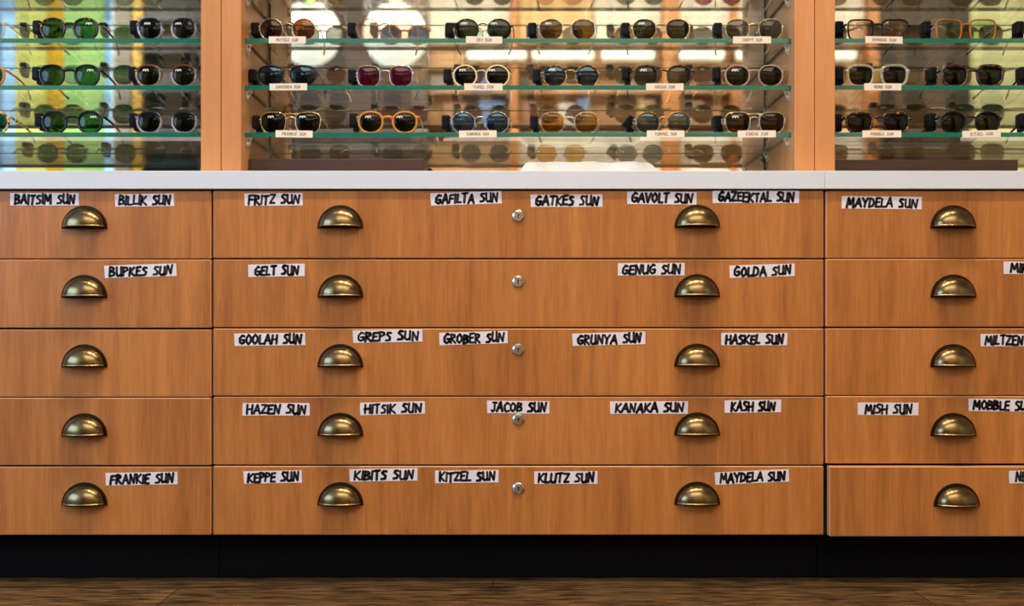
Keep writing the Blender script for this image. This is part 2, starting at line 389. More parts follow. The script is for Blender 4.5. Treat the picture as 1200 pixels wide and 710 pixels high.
b = MB(); b.cyl((VX(14, Vb) - bx, 0, 2.95), (VX(127, Vb) - bx, 0, 2.95), .012); b.build('rod', M['gun'], t)

# dark shelving unit right of the banner
Vd = V0 - .2
t = thing('shelving_unit', 'dark grey shelving unit with mustard post, reflected in the left mirror', 'shelves', (VX(190, Vd), V2Y(Vd), 0))
dx = VX(190, Vd); M['dgrey'] = mat('dark_grey_paint', (0.045, 0.042, 0.048), 0.5); M['mustard'] = mat('mustard_paint', (0.40, 0.22, 0.015), 0.5)
M['taupe'] = mat('taupe_paint', (0.16, 0.125, 0.095), 0.6)
def part(name, m, t, p0, p1, q0, q1, V, ox, d=.05):
    b = MB(); b.box((VX(p0, V) - ox, -.0, VZ(q1, V)), (VX(p1, V) - ox, d, VZ(q0, V)), 0, .004); return b.build(name, m, t)
part('back_panel', M['dgrey'], t, 136, 270, -20, 377 + ZC * FPX / Vd - 2, Vd, dx, .03)
for p0, p1, m, n in ((139, 158, 'taupe', 'post'), (160, 172, 'mustard', 'post'), (238, 250, 'taupe', 'post')):
    b = MB(); b.box((VX(p0, Vd) - dx, .032, 0), (VX(p1, Vd) - dx, .09, 3.02), 0, .004); b.build(n, M[m], t)
for q in (30, 66, 112, 158, 182, 196):
    b = MB(); b.box((VX(173, Vd) - dx, .032, VZ(q + 4, Vd)), (VX(237, Vd) - dx, .22, VZ(q, Vd)), 0, .003); b.build('shelf', M['dgrey'], t)

# the wooden display wall with lit valance behind the middle mirror's reflection
Vc = V0 - .12
M['tan'] = wood('tan_cabinet_veneer', (0.42, 0.22, 0.10, 1), (0.55, 0.30, 0.14, 1), 0.5, 'z', 0.5)
M['fascia_lit'] = mat('orange_lit_fascia', (0.66, 0.42, 0.19), .7)  # orange light on this bay's fascia is put into its colour
M['tanred'] = wood('orange_post_veneer', (0.42, 0.15, 0.035, 1), (0.50, 0.19, 0.05, 1), 0.5, 'z', 0.5)
cx = VX(690, Vc)
t = thing('wall_display_cabinet', 'tall wooden display cabinet with lit strip, reflected in the middle mirror', 'cabinet', (cx, V2Y(Vc), 0))
part('back_panel', M['tan'], t, 484, 1022, -25, 377 + ZC * FPX / Vc - 2, Vc, cx, .02)
for p0, p1, m in ((484, 503, 'taupe'), (598, 607, 'tanred'), (773, 793, 'tanred'), (852, 859, 'tanred'), (1009, 1022, 'tanred')):
    b = MB(); b.box((VX(p0, Vc) - cx, .022, 0.0), (VX(p1, Vc) - cx, .16, 3.0), 0, .004); b.build('post', M[m], t)
for p0, p1, fm_ in ((503, 598, 'wall_cream'), (607, 694, 'fascia_lit'), (695, 773, 'wall_cream'), (793, 1009, 'wall_cream')):
    part('fascia', M[fm_], t, p0 + .5, p1 - .5, -20, 56, Vc, cx, .10)
for p0, p1 in ((503, 598), (607, 773), (793, 852)):
    for q in (84, 112, 150):
        b = MB(); b.box((VX(p0 + .5, Vc) - cx, .022, VZ(q + 2, Vc)), (VX(p1 - .5, Vc) - cx, .14, VZ(q, Vc)), 0, .002); b.build('shelf', M['tan'], t)
for p0, p1 in ((607, 773), (793, 1009)):
    part('cream_panel', M['wall_cream'], t, p0 + .5, p1 - .5, 158, 215, Vc, cx, .09)
def emit(name, c, s):
    m = bpy.data.materials.new(name); m.use_nodes = True; nt = m.node_tree
    b = nt.nodes['Principled BSDF']; b.inputs['Base Color'].default_value = (.8, .78, .7, 1)
    b.inputs['Emission Color'].default_value = c; b.inputs['Emission Strength'].default_value = s; return m
M['tube'] = emit('lit_diffuser', (1.0, 0.92, 0.66, 1), 1.1)
Vt = Vc - .19
GR = 'lit strip lights under the reflected cabinet fascia'
for i, (p0, p1, q0, q1) in enumerate(((546, 618, 60, 70), (622, 697, 60, 70), (703, 768, 60, 70), (794, 850, 60, 70), (860, 1004, 60, 70))):
    a0, a1 = VX(p0, Vt), VX(p1, Vt); zz0, zz1 = VZ(q1, Vt), VZ(q0, Vt)
    t2 = thing('strip_light', 'lit cream strip light under the reflected fascia, %s from the left' % ('first', 'second', 'third', 'fourth', 'fifth')[i], 'light', ((a0 + a1) / 2, V2Y(Vt), zz0), GR)
    hw = (a1 - a0) / 2
    b = MB(); b.box((-hw + .01, -.06, .0), (hw - .01, .03, zz1 - zz0), 0, .008); b.build('diffuser', M['tube'], t2)
    b = MB(); b.box((-hw, -.07, zz1 - zz0), (hw, .035, zz1 - zz0 + .012)); b.build('housing', M['taupe'], t2)
    for s in (-1, 1):
        b = MB(); b.box((s * hw - .008, -.065, -.002), (s * hw + .008, .033, zz1 - zz0 + .001), 0, .003); b.build('end_cap', M['taupe'], t2)
# goods on the reflected cabinet's shelves
Vg = Vc - .055
goods = [(553, 575, 86, 110, (0.07, 0.14, 0.40), 'blue'), (578, 592, 96, 112, (0.45, 0.36, 0.26), 'tan'), (608, 622, 92, 112, (0.05, 0.06, 0.05), 'black'),
         (630, 648, 98, 112, (0.20, 0.10, 0.06), 'brown'), (655, 672, 122, 150, (0.60, 0.55, 0.50), 'pale grey'), (676, 690, 116, 150, (0.12, 0.22, 0.42), 'blue'),
         (700, 720, 128, 150, (0.36, 0.16, 0.08), 'rust'), (724, 744, 96, 112, (0.26, 0.24, 0.22), 'grey'), (748, 766, 118, 150, (0.42, 0.26, 0.12), 'tan'),
         (562, 590, 120, 150, (0.10, 0.20, 0.45), 'blue'), (520, 545, 122, 150, (0.40, 0.18, 0.09), 'rust'), (610, 628, 120, 150, (0.30, 0.12, 0.07), 'brown'),
         (800, 822, 120, 150, (0.30, 0.22, 0.12), 'tan'), (828, 846, 98, 112, (0.12, 0.10, 0.08), 'black'), (505, 520, 90, 112, (0.26, 0.22, 0.21), 'grey')]
used = {}
for p0, p1, q0, q1, c, cn in goods:
    used[cn] = used.get(cn, 0) + 1
    a0, a1 = VX(p0, Vg), VX(p1, Vg); zz = VZ(q1, Vc) ; hgt = VZ(q0, Vg) - zz
    b = MB(); b.box((-(a1 - a0) / 2, -.035, .001), ((a1 - a0) / 2, .035, hgt * .8), 0, .004); b.box((-(a1 - a0) / 2 - .003, -.038, hgt * .8), ((a1 - a0) / 2 + .003, .038, hgt), 0, .004)
    o = b.build('gift_box', mat('box_' + cn.replace(' ', '_'), c, .6), None, ((a0 + a1) / 2, V2Y(Vg), zz))
    place = ('upper shelf' if q1 == 112 else 'lower shelf')
    nth = ('left bay' if p1 < 600 else 'middle bay' if p1 < 775 else 'right bay')
    tag(o, '%s %s lidded box on %s of the reflected wooden cabinet, %s' % ('narrow' if p1 - p0 < 18 else 'wide', cn, place, nth), 'box', 'boxes on the reflected cabinet')
# panels on the right part of the opposite wall
Vr = V0 - .05
b = MB(); b.box((VX(1023, Vr), YW, 0), (VX(1136, Vr), YW + .06, 3.08)); struct(b.build('trim_1', M['wall_brown']))
b = MB(); b.box((VX(1137, Vr), YW, 0), (XR, YW + .03, 3.08)); struct(b.build('trim_2', M['wall_olive']))

# two opal pendant globes
M['opal'] = emit('opal_glass', (1.0, 0.95, 0.80, 1), 1.7)
Vp = 7.0
for px, py, lab in ((362, 40, 'opal globe pendant lamp reflected beside the left wooden panel'), (463, 42, 'opal globe pendant lamp reflected right of the other globe')):
    t = thing('pendant_lamp', lab, 'lamp', (VX(px, Vp), V2Y(Vp), VZ(py, Vp) - .205), 'opal globe pendants reflected in the middle mirror')
    b = MB(); b.sphere((0, 0, .205), (.208, .208, .205), 0, 32, 20); b.build('globe', M['opal'], t)
    b = MB(); b.cyl((0, 0, .405), (0, 0, .46), .06, .045); b.build('collar', M['gold'], t)
    b = MB(); b.cyl((0, 0, .46), (0, 0, ZT - (VZ(py, Vp) - .205)), .006, .006, 0, 8); b.build('cord', M['gun'], t)

# ------------------------------------------------------------------ base cabinets
WM = 717.5                       # width of one unit in pixels at the drawer plane
ROWS = [(223.7, 302.3), (304.0, 383.2), (385.0, 463.6), (465.0, 544.4), (546.2, 626.6)]
PULLZ = [267.5, 348.6, 430.0, 510.6, 591.6]
LOCKZ = [253, 330, 409.5, 491.5, 572]
# marker lettering: polylines in a box of height 1
G = {
 'A': (.66, [[(0, 0), (.36, 1), (.66, 0)], [(.13, .36), (.55, .36)]]),
 'B': (.56, [[(.02, 0), (.04, 1), (.42, .9), (.46, .7), (.08, .53), (.54, .4), (.52, .12), (.02, 0)]]),
 'C': (.55, [[(.55, .86), (.32, 1), (.06, .7), (.03, .3), (.24, 0), (.55, .1)]]),
 'D': (.6, [[(.02, 0), (.04, 1), (.4, .88), (.6, .5), (.42, .12), (.02, 0)]]),
 'E': (.5, [[(.5, 1), (.06, .96), (.02, .03), (.5, .02)], [(.05, .52), (.42, .55)]]),
 'F': (.5, [[(.52, .98), (.08, .95), (.03, 0)], [(.06, .5), (.42, .52)]]),
 'G': (.62, [[(.56, .9), (.34, 1), (.05, .62), (.06, .18), (.3, 0), (.56, .14), (.6, .44), (.34, .44)]]),
 'H': (.6, [[(.02, 0), (.05, 1)], [(.56, 0), (.58, 1)], [(.03, .48), (.57, .54)]]),
 'I': (.12, [[(.05, 0), (.08, 1)]]),
 'J': (.5, [[(.12, 1), (.55, .98)], [(.36, .98), (.38, .18), (.2, 0), (.02, .16)]]),
 'K': (.58, [[(.03, 0), (.06, 1)], [(.55, 1), (.08, .46), (.58, 0)]]),
 'L': (.46, [[(.06, 1), (.03, .04), (.46, .05)]]),
 'M': (.8, [[(.02, 0), (.12, 1), (.4, .32), (.66, 1), (.78, 0)]]),
 'N': (.62, [[(.02, 0), (.08, .98), (.52, .04), (.6, 1)]]),
 'O': (.6, [[(.3, 1), (.05, .7), (.04, .28), (.28, 0), (.55, .26), (.56, .72), (.3, 1)]]),
 'P': (.52, [[(.03, 0), (.05, 1), (.44, .92), (.5, .68), (.06, .46)]]),
 'R': (.58, [[(.03, 0), (.05, 1), (.44, .92), (.48, .7), (.07, .5), (.58, 0)]]),
 'S': (.5, [[(.5, .92), (.2, .96), (.08, .74), (.44, .4), (.4, .08), (.02, .04)]]),
 'T': (.56, [[(0, .96), (.56, 1)], [(.3, .98), (.27, 0)]]),
 'U': (.6, [[(.05, 1), (.04, .2), (.22, 0), (.5, .14)], [(.55, 1), (.56, 0)]]),
 'V': (.6, [[(0, 1), (.28, 0), (.6, 1)]]),
 'W': (.8, [[(0, 1), (.2, 0), (.4, .7), (.6, 0), (.8, 1)]]),
 'Y': (.6, [[(0, 1), (.28, .5), (.6, 1)], [(.28, .5), (.26, 0)]]),
 'Z': (.56, [[(.02, .98), (.54, .98), (.04, .04), (.56, .06)]]),
 ' ': (.42, []),
}
def lettering(b, text, x0, x1, z0, h, y, hw, mi, rng, slant=.1, jit=.05, gap=.2):
    """flat marker strokes for text, filling x0..x1, base line z0, cap height h, on plane y"""
    total = sum(G[c][0] for c in text) + gap * (len(text) - 1)
    k = (x1 - x0) / total; x = 0
    for c in text:
        wd, strokes = G[c]
        dz = rng.uniform(-jit, jit); sl = slant + rng.uniform(-jit, jit); sh = 1 + rng.uniform(-jit, jit)
        for st in strokes:
            pts = [(x0 + (x + px + rng.uniform(-jit, jit) * .5 + sl * (pz - .5) * .6) * k, z0 + (pz * sh + dz) * h) for px, pz in st]
            wv = hw * rng.uniform(.88, 1.15)
            for (ax, az), (bx_, bz) in zip(pts, pts[1:]):
                dxx, dzz = bx_ - ax, bz - az; L = math.hypot(dxx, dzz) or 1e-9
                nx, nz = -dzz / L * wv, dxx / L * wv
                b.add([(ax + nx, y, az + nz), (bx_ + nx, y, bz + nz), (bx_ - nx, y, bz - nz), (ax - nx, y, az - nz)], [(0, 1, 2, 3)], mi)
            for ax, az in pts:
                b.add([(ax + wv * math.cos(q * math.pi / 4), y, az + wv * math.sin(q * math.pi / 4)) for q in range(8)], [tuple(range(8))], mi)
        x += wd + gap

def paper_label(parent, text, px0, px1, py0, py1, tilt, yfront, ox, oz):
    """strip of paper tape with marker writing, on a drawer front"""
    rng = random.Random(text + str(px0)); mm = YD / FPX
    wd, h = (px1 - px0) * mm, 14.6 * mm
    b = MB(); b.box((-wd / 2, -.0005, -h / 2), (wd / 2, .0004, h / 2))
    # slightly uneven hand-cut ends
    for i, v in enumerate(b.v):
        b.v[i] = (v[0] + (rng.uniform(-.0012, .0012) if v[2] > 0 else 0), v[1], v[2])
    ml = .07 if len(text) > 8 else .12
    lettering(b, text, -wd / 2 + wd * ml, wd / 2 - wd * (ml - .01), -h * .36, h * .70, -.0007, h * .098, 1, rng, .12, .07, .17)
    o = b.build('paper_label', [M['paper'], M['ink']], parent, (X((px0 + px1) / 2) - ox, yfront, Z((py0 + py1) / 2) - oz))
    o.rotation_euler = (0, -R(tilt), 0)
    return o

def pull_mesh():
    """cup pull: half-round dark flange, bulging brass half dome, bright bottom lip; mesh data shared by all pulls"""
    mm = YD / FPX; a, h, d = 23.7 * mm, 23.6 * mm, .023
    b = MB(); N, K = 40, 12
    # flange: half disc plate
    r0x, r0z = 26.8 * mm, 27.0 * mm
    vs = []
    for i in range(N + 1):
        u = math.pi * i / N; vs.append((r0x * math.cos(u), -.0022, r0z * math.sin(u)))
    vs2 = [(v[0] * 1.0, 0, v[2]) for v in vs]
    b.add(vs + vs2, [tuple(range(N + 1))] + [(i, i + 1, N + 2 + i, N + 1 + i) for i in range(N)] + [(0, N, 2 * N + 1, N + 1)], 0, False)
    # dome
    vs = []; fs = []
    for j in range(K + 1):
        t = j / K; rho = math.cos(t * math.pi / 2) ; y = -.0022 - d * math.sin(t * math.pi / 2) ** .9 if j else -.0022
        for i in range(N + 1):
            u = math.pi * i / N; vs.append((a * rho * math.cos(u), y, .0052 + (h - .0052) * rho * math.sin(u)))
    for j in range(K):
        for i in range(N): fs.append((j * (N + 1) + i, j * (N + 1) + i + 1, (j + 1) * (N + 1) + i + 1, (j + 1) * (N + 1) + i))
    b.add(vs, fs, 1, True)
    # inner shell so the cup has thickness
    vs = [(x * .94, y * .93, .0052 + (z - .0052) * .94) for x, y, z in vs]
    b.add(vs, [f[::-1] for f in fs], 0, True)
    # skirt below the dome following its bottom edge, and the rolled bright lip
    edge = [(a * math.cos(math.pi * i / N), -.0022 - d * max(0, math.sin(math.pi * i / N)) ** .9) for i in range(N + 1)]
    vs = [(x, y, .0054) for x, y in edge] + [(x * .985, y * .985, .0010) for x, y in edge] + [(x * .93, y * .9, .0012) for x, y in edge] + [(x * .93, y * .9, .0054) for x, y in edge]
    fs = []
    for i in range(N):
        for q in range(3): fs.append((q * (N + 1) + i, q * (N + 1) + i + 1, (q + 1) * (N + 1) + i + 1, (q + 1) * (N + 1) + i))
    b.add(vs, fs, 0, True)
    b.sweep([(x, y - .0005, .0042) for x, y in edge[1:-1]], (.0013, .0015), (0, 0, 1), False, 2, 8)
    o = b.build('cup_pull', [M['patina'], M['brass'], M['brass_lip']])
    me = o.data; bpy.data.objects.remove(o); return me
PULL = pull_mesh()
def lock_mesh():
    b = MB(); r = 7.4 * YD / FPX
    b.cyl((0, 0, 0), (0, -.0022, 0), r, r * .93, 0, 32); b.cyl((0, -.0022, 0), (0, -.0036, 0), r * .93, r * .72, 0, 32)
    b.cyl((0, -.0036, 0), (0, -.0042, 0), r * .55, r * .52, 2, 28); b.cyl((0, -.0042, 0), (0, -.0046, 0), r * .40, r * .38, 0, 28)
    b.box((-.0011, -.0050, -.0034), (.0011, -.0042, .0030), 1); b.cyl((0, -.0042, .0016), (0, -.0050, .0016), .0019, None, 1, 16)
    o = b.build('lock', [M['chrome'], M['slot'], M['tagmetal']]); me = o.data; bpy.data.objects.remove(o); return me
LOCK = lock_mesh()
def inst(name, me, parent, loc):
    o = bpy.data.objects.new(name, me); COL.objects.link(o); o.parent = parent; o.location = loc; return o

LABELS = {
 0: {0: [('BAITSIM SUN', 12, 92.5, 226, 241, 0), ('BILLIK SUN', 135, 204, 227, 242, .8)], 1: [('BUPKES SUN', 123, 207, 309, 325.5, 1.8)],
     4: [('FRANKIE SUN', 124, 208, 552.5, 569, 1)]},
 1: {0: [('FRITZ SUN', 287, 355, 226, 241.5, .6), ('GAFILTA SUN', 505, 588, 224, 241, 1.9), ('GATKES SUN', 622, 706, 228, 242.5, .2), ('GAVOLT SUN', 735, 816, 225, 239.5, -.5), ('GAZEEKTAL SUN', 835, 936, 223.5, 238, 0)],
     1: [('GELT SUN', 291, 357, 309, 324.5, 1), ('GENUG SUN', 724, 802, 308, 323, .2), ('GOLDA SUN', 855, 931, 309, 325.5, 1.8)],
     2: [('GOOLAH SUN', 275, 358, 390, 405, .8), ('GREPS SUN', 414, 495, 386, 401.5, 1.2), ('GROBER SUN', 515, 595, 388, 404, 1.7), ('GRUNYA SUN', 671, 756, 389, 405, 1.5), ('HASKEL SUN', 845, 922, 390, 404.5, 0)],
     3: [('HAZEN SUN', 284, 363, 472, 487, 0), ('HITSIK SUN', 422, 498, 470, 486.5, 1.4), ('JACOB SUN', 571, 644, 469.5, 484.5, -.6), ('KANAKA SUN', 715, 806, 470, 485, .1), ('KASH SUN', 849, 915, 468.5, 483.5, .8)],
     4: [('KEPPE SUN', 286, 354, 551, 566.5, 1), ('KIBITS SUN', 410, 489, 548.5, 564, 1), ('KITZEL SUN', 510, 584, 550.5, 566, .8), ('KLUTZ SUN', 626, 700, 552, 567, .2), ('MAYDELA SUN', 838, 924.5, 549.5, 568, 2.6)]},
 2: {0: [('MAYDELA SUN', 986, 1080, 230, 245, -.6)], 1: [('MIKI SUN', 1176, 1244, 306.5, 321.5, -.6)], 2: [('MILTZEN SUN', 1149, 1230, 391, 406, 0)],
     3: [('MISH SUN', 1005, 1076, 471.5, 486.5, -.3), ('MOBBLE SUN', 1135, 1214, 467, 482.5, -.8)], 4: [('NEBB SUN', 1178, 1244, 549.5, 564.5, 1)]},
}
UNITS = [('left', 248.5 - WM, 248.5), ('middle', 248.5, 966.2), ('right', 966.2, 966.2 + WM)]
ULAB = ['cherry veneer base cabinet under left display, drawers with single cup pulls in view',
        'widest visible cherry veneer base cabinet in the middle, five drawers with centre locks',
        'cherry veneer base cabinet on the right, its bottom drawer slightly pulled out']
for u, (side, p0, p1) in enumerate(UNITS):
    ox = X((p0 + p1) / 2)
    t = thing('base_cabinet', ULAB[u], 'cabinet', (ox, YD, 0), 'drawer base cabinets')
    a0, a1 = X(p0) - ox + .0008, X(p1) - ox - .0008
    b = MB(); b.box((a0 + .0006, .019, Z(628.5)), (a1 - .0006, .285, Z(221.5) - .001)); b.build('body', M['carcass'], t)
    b = MB(); b.box((a0, .05, 0.0005), (a1, .07, Z(628.5)), 0, .0008); b.build('toe_kick', M['plinth'], t)
    for r, (q0, q1) in enumerate(ROWS):
        if u == 0: q0 += (0, .3, 1.2, 1.2, .8)[r]; q1 += (.6, .8, 1.4, .6, .2)[r]
        if u == 2: q0 += (0, -.4, -.4, -.8, -.8)[r]; q1 += (0, -.4, -.6, -1.4, 0)[r]
        yo = -.016 if (u == 2 and r == 4) else (-.001 if (r + u) % 2 else 0.0)
        oz = Z((q0 + q1) / 2)
        d0 = a0 + .0018 + (.0022 if yo < -.01 else 0); d1 = a1 - .0012
        hh = (Z(q0) - Z(q1)) / 2
        b = MB(); b.box((d0, 0, -hh), (d1, .018, hh), 0, .0014, None, 1)
        for k, f in enumerate(b.f):          # edge banding all round; its pale colour also paints the lit chamfers
            vs = [b.v[i] for i in f]
            if max(abs(v[1] - vs[0][1]) for v in vs) > 1e-5: b.mi[k] = 1
        dr = b.build('drawer', [M['cherry'], M['edge']], t, (0, yo, oz))
        for pp in (150.6, WM - 149.2):
            inst('cup_pull', PULL, dr, (X(p0 + pp) - ox, 0, Z(PULLZ[r] + (.4 if u == 0 else -.5 if pp > 300 else 0)) - oz))
        inst('lock', LOCK, dr, (X(p0 + 359) - ox, 0, Z(LOCKZ[r]) - oz))
        for (txt, x0, x1, y0, y1, tl) in LABELS[u].get(r, []):
            paper_label(dr, txt, x0, x1, y0, y1, tl, 0, ox, oz)
M['caulk'] = mat('yellowed_joint', (0.62, 0.55, 0.36), .5)
# countertop slabs
YC = YD - .008
for p0, p1, lab in ((248.5 - WM, 966.75, 'long white laminate countertop over the left and middle drawers'), (966.9, 966.2 + WM, 'white laminate countertop slab over the right drawers')):
    b = MB(); b.box((X(p0, YC), YC, Z(221.2, YC)), (X(p1, YC), YM + .02, Z(200, YC)), 0, .0008, None, 2)
    tag(b.build('countertop', M['counter']), lab, 'countertop', 'white countertops')
ZTOP = Z(200, YC)

# ------------------------------------------------------------------ upper display cabinets with mirrors and glass shelves
SHELFPX = [157.8, 102.7, 47.7, -7.3, -62.3]
TH = .0094
ST = [Z(p, YS) + TH / 2 for p in SHELFPX]            # shelf top heights
CAB = [('left', 259.0 - 696, 259.0, 236.3), ('middle', 259.0, 955.0, 0), ('right', 955.0, 955.0 + 696, 0)]
PT = 23.3 * YF / FPX
CABTOP = 1.42
INNER = []
for u, (side, p0, p1, _) in enumerate(CAB):
    ox = X((p0 + p1) / 2, YF)
    t = thing('display_cabinet', '%s wooden display cabinet with mirrored back holding glass shelves' % side, 'cabinet', (ox, YF, ZTOP), 'mirrored display cabinets')
    a0, a1 = X(p0, YF) - ox + .0006, X(p1, YF) - ox - .0006
    H = CABTOP - ZTOP; D = YM - YF
    for s, xx in ((0, a0), (1, a1 - PT)):
        b = MB(); b.box((xx, 0, .0003), (xx + PT, D + .02, H), 0, .001, None, 1); b.build('side_panel', M['beech'], t)
    i0, i1 = a0 + PT, a1 - PT
    INNER.append((i0 + ox, i1 + ox))
    b = MB(); b.box((i0, D + .008, .0003), (i1, D + .02, H)); b.build('back_panel', M['carcass'], t)
    b = MB(); b.box((i0 + .004, D, .001), (i1 - .004, D + .0075, H - .03)); b.build('mirror', M['mirror'], t)
    b = MB(); b.box((i0, .0, H - .022), (i1, D, H), 0, .001, None, 1); b.build('top_panel', M['beech'], t)
    for k, zt in enumerate(ST):
        zb = zt - TH - ZTOP
        for s, xx in ((1, i0), (-1, i1)):
            for yy in (YS + .014 - YF, YM - .022 - YF):
                b = MB()
                b.box((min(xx, xx + s * .011), yy - .006, zb - .0025), (max(xx, xx + s * .011), yy + .006, zb - .0002), 0, .0006, None, 1)
                b.box((min(xx, xx + s * .003), yy - .006, zb - .018), (max(xx, xx + s * .003), yy + .006, zb - .0025), 0, .0006, None, 1)
                b.cyl((xx, yy, zb - .011), (xx + s * .007, yy, zb - .011), .0042, .0036, 0, 14)
                b.sweep([(xx + s * .009, yy, zb - .003), (xx + s * .007, yy, zb - .008), (xx + s * .003, yy, zb - .015)], (.0012, .004), (0, 1, 0), False, 0, 8)
                b.build('shelf_clip', M['clip'], t)
RN = ['lowest', 'middle', 'upper', 'topmost', 'hidden top']
for u, (side, *_r) in enumerate(CAB):
    for k, zt in enumerate(ST):
        a0, a1 = INNER[u][0] + .0006, INNER[u][1] - .0006
        b = MB(); b.box((a0, YS, zt - TH), (a1, YM - .002, zt), 0, .0004, None, 1)
        for j, f in enumerate(b.f):
            if max(abs(b.v[i][2] - b.v[f[0]][2]) for i in f) > .002 and min(b.v[i][1] for i in f) < YM - .003: b.mi[j] = 1 if max(b.v[i][1] for i in f) < YS + .001 else 2
        for e0, e1 in (((a0, YM - .0016, zt - TH), (a1, YM - .0006, zt - TH + .0016)),):
            b.box(e0, e1, 1)
        lab = '%s green-edged glass shelf of the %s display cabinet, holding a row of sunglasses' % (RN[k] if k < 4 else 'next to highest', side)
        if k == 4: lab = 'green-edged glass shelf above the topmost row in the %s cabinet, seen by reflection' % side
        tag(b.build('glass_shelf', [M['glass'], M['glass_edge'], M['glass_end']]), lab, 'shelf', 'glass shelves')

# dark risers, white paper and a small clip on the counter inside the cabinets
Yr = YF + .055
for p0, p1, q, lab, u in ((281, 496.5, 186, 'long low dark brown riser on the counter below the middle cabinet\'s shelves', 1), (978, 1193, 187, 'long low dark brown riser on the counter below the right cabinet\'s shelves', 2)):
    a0 = max(X(p0, Yr), INNER[u][0] + .001); a1 = X(p1, Yr)
    b = MB(); b.box((a0, Yr, ZTOP + .0003), (a1, Yr + .09, Z(q, Yr)), 0, .0012, None, 2)
    tag(b.build('display_riser', M['riser']), lab, 'riser', 'dark brown risers')
# white folded paper: two creased sheets
Yp = YF + .085
def sheet(x0, x1, y0, y1, z0, h, seed, nx=40, ny=10):
    rng = random.Random(seed); ph = [rng.uniform(0, 6) for _ in range(6)]
    def top(u, v):
        return z0 + h * (1 + .035 * math.sin(9 * u + ph[0]) * math.sin(5 * v + ph[1]) + .02 * math.sin(23 * u + ph[2] + 4 * v)) - (.35 * h * max(0, (u - .93) / .07) ** 2 + .3 * h * max(0, (.05 - u) / .05) ** 2)
    vs = []; fs = []
    for j in range(ny + 1):
        for i in range(nx + 1):
            u, v = i / nx, j / ny; vs.append((x0 + (x1 - x0) * u, y0 + (y1 - y0) * v + .003 * math.sin(17 * u + ph[4]), top(u, v)))
    n = len(vs)
    vs += [(x, y, z0) for x, y, z in vs]
    for j in range(ny):
        for i in range(nx):
            a = j * (nx + 1) + i; fs += [(a, a + 1, a + nx + 2, a + nx + 1), (n + a, n + a + nx + 1, n + a + nx + 2, n + a + 1)]
    for i in range(nx): fs += [(i, n + i, n + i + 1, i + 1), (ny * (nx + 1) + i, ny * (nx + 1) + i + 1, n + ny * (nx + 1) + i + 1, n + ny * (nx + 1) + i)]
    for j in range(ny):
        a = j * (nx + 1); c = a + nx; fs += [(a, a + nx + 1, n + a + nx + 1, n + a), (c, n + c, n + c + nx + 1, c + nx + 1)]
    b = MB(); b.add(vs, fs, 0, False); return b
zp = Z(190, Yp)
b = sheet(X(612, Yp), X(769, Yp), Yp, Yp + .07, ZTOP + .0004, zp - ZTOP, 3)
tag(b.build('paper_sheet', M['tissue']), 'white creased paper stack lying on the counter under the middle cabinet\'s shelves', 'paper')
b = MB(); Yk = YF + .07
b.box((-.012, -.008, .0), (.010, .010, .016), 0, .002); b.cyl((.010, 0, .008), (.017, 0, .014), .005, .004, 0, 12); b.sphere((-.004, -.004, .019), (.006, .005, .005))
o = b.build('binder_clip', M['tagblack'], None, (X(506, Yk), Yk, ZTOP + .0004)); tag(o, 'small black plastic clip on the counter at the right end of the riser', 'clip')

# ------------------------------------------------------------------ sunglasses
def outline(a, bb, n, t, N=44, top_flat=0.0):
    pts = []
    for i in range(N):
        q = 2 * math.pi * i / N; c, s = math.cos(q), math.sin(q)
        x = a * math.copysign(abs(c) ** (2 / n), c); z = bb * math.copysign(abs(s) ** (2 / n), s)
        if z > 0: z *= 1 - top_flat * (1 - abs(c)) * .5
        pts.append((x * (1 + t * (z / bb)), z))
    return pts

STYLES = {   # lens half width, half height, squareness, taper, rim (radial, depth), kind
    'round':    (.0222, .0208, 2.0, .00, (.0007, .0010), 'wire'),
    'panto':    (.0226, .0204, 2.25, .05, (.0007, .0010), 'wire'),
    'hex':      (.0217, .0201, 2.7, .06, (.0008, .0011), 'wire'),
    'navigator': (.0238, .0204, 2.7, .10, (.0008, .0011), 'wire'),
    'aviator':  (.0240, .0201, 2.3, .13, (.0012, .0014), 'wire'),
    'rimless':  (.0230, .0208, 2.1, .00, (.0005, .0010), 'wire'),
    'thickround': (.0217, .0197, 2.05, .00, (.0017, .0018), 'wire'),
    'acetate':  (.0219, .0193, 2.25, .06, (.0024, .0022), 'acetate'),
    'slim':     (.0224, .0197, 2.2, .05, (.0017, .0018), 'acetate'),
    'square':   (.0236, .0189, 4.2, .06, (.0016, .0018), 'acetate'),
    'squared': (.0230, .0187, 2.9, .10, (.0030, .0024), 'acetate'),
    'brow':     (.0234, .0182, 3.0, .14, (.0024, .0022), 'acetate'),
}
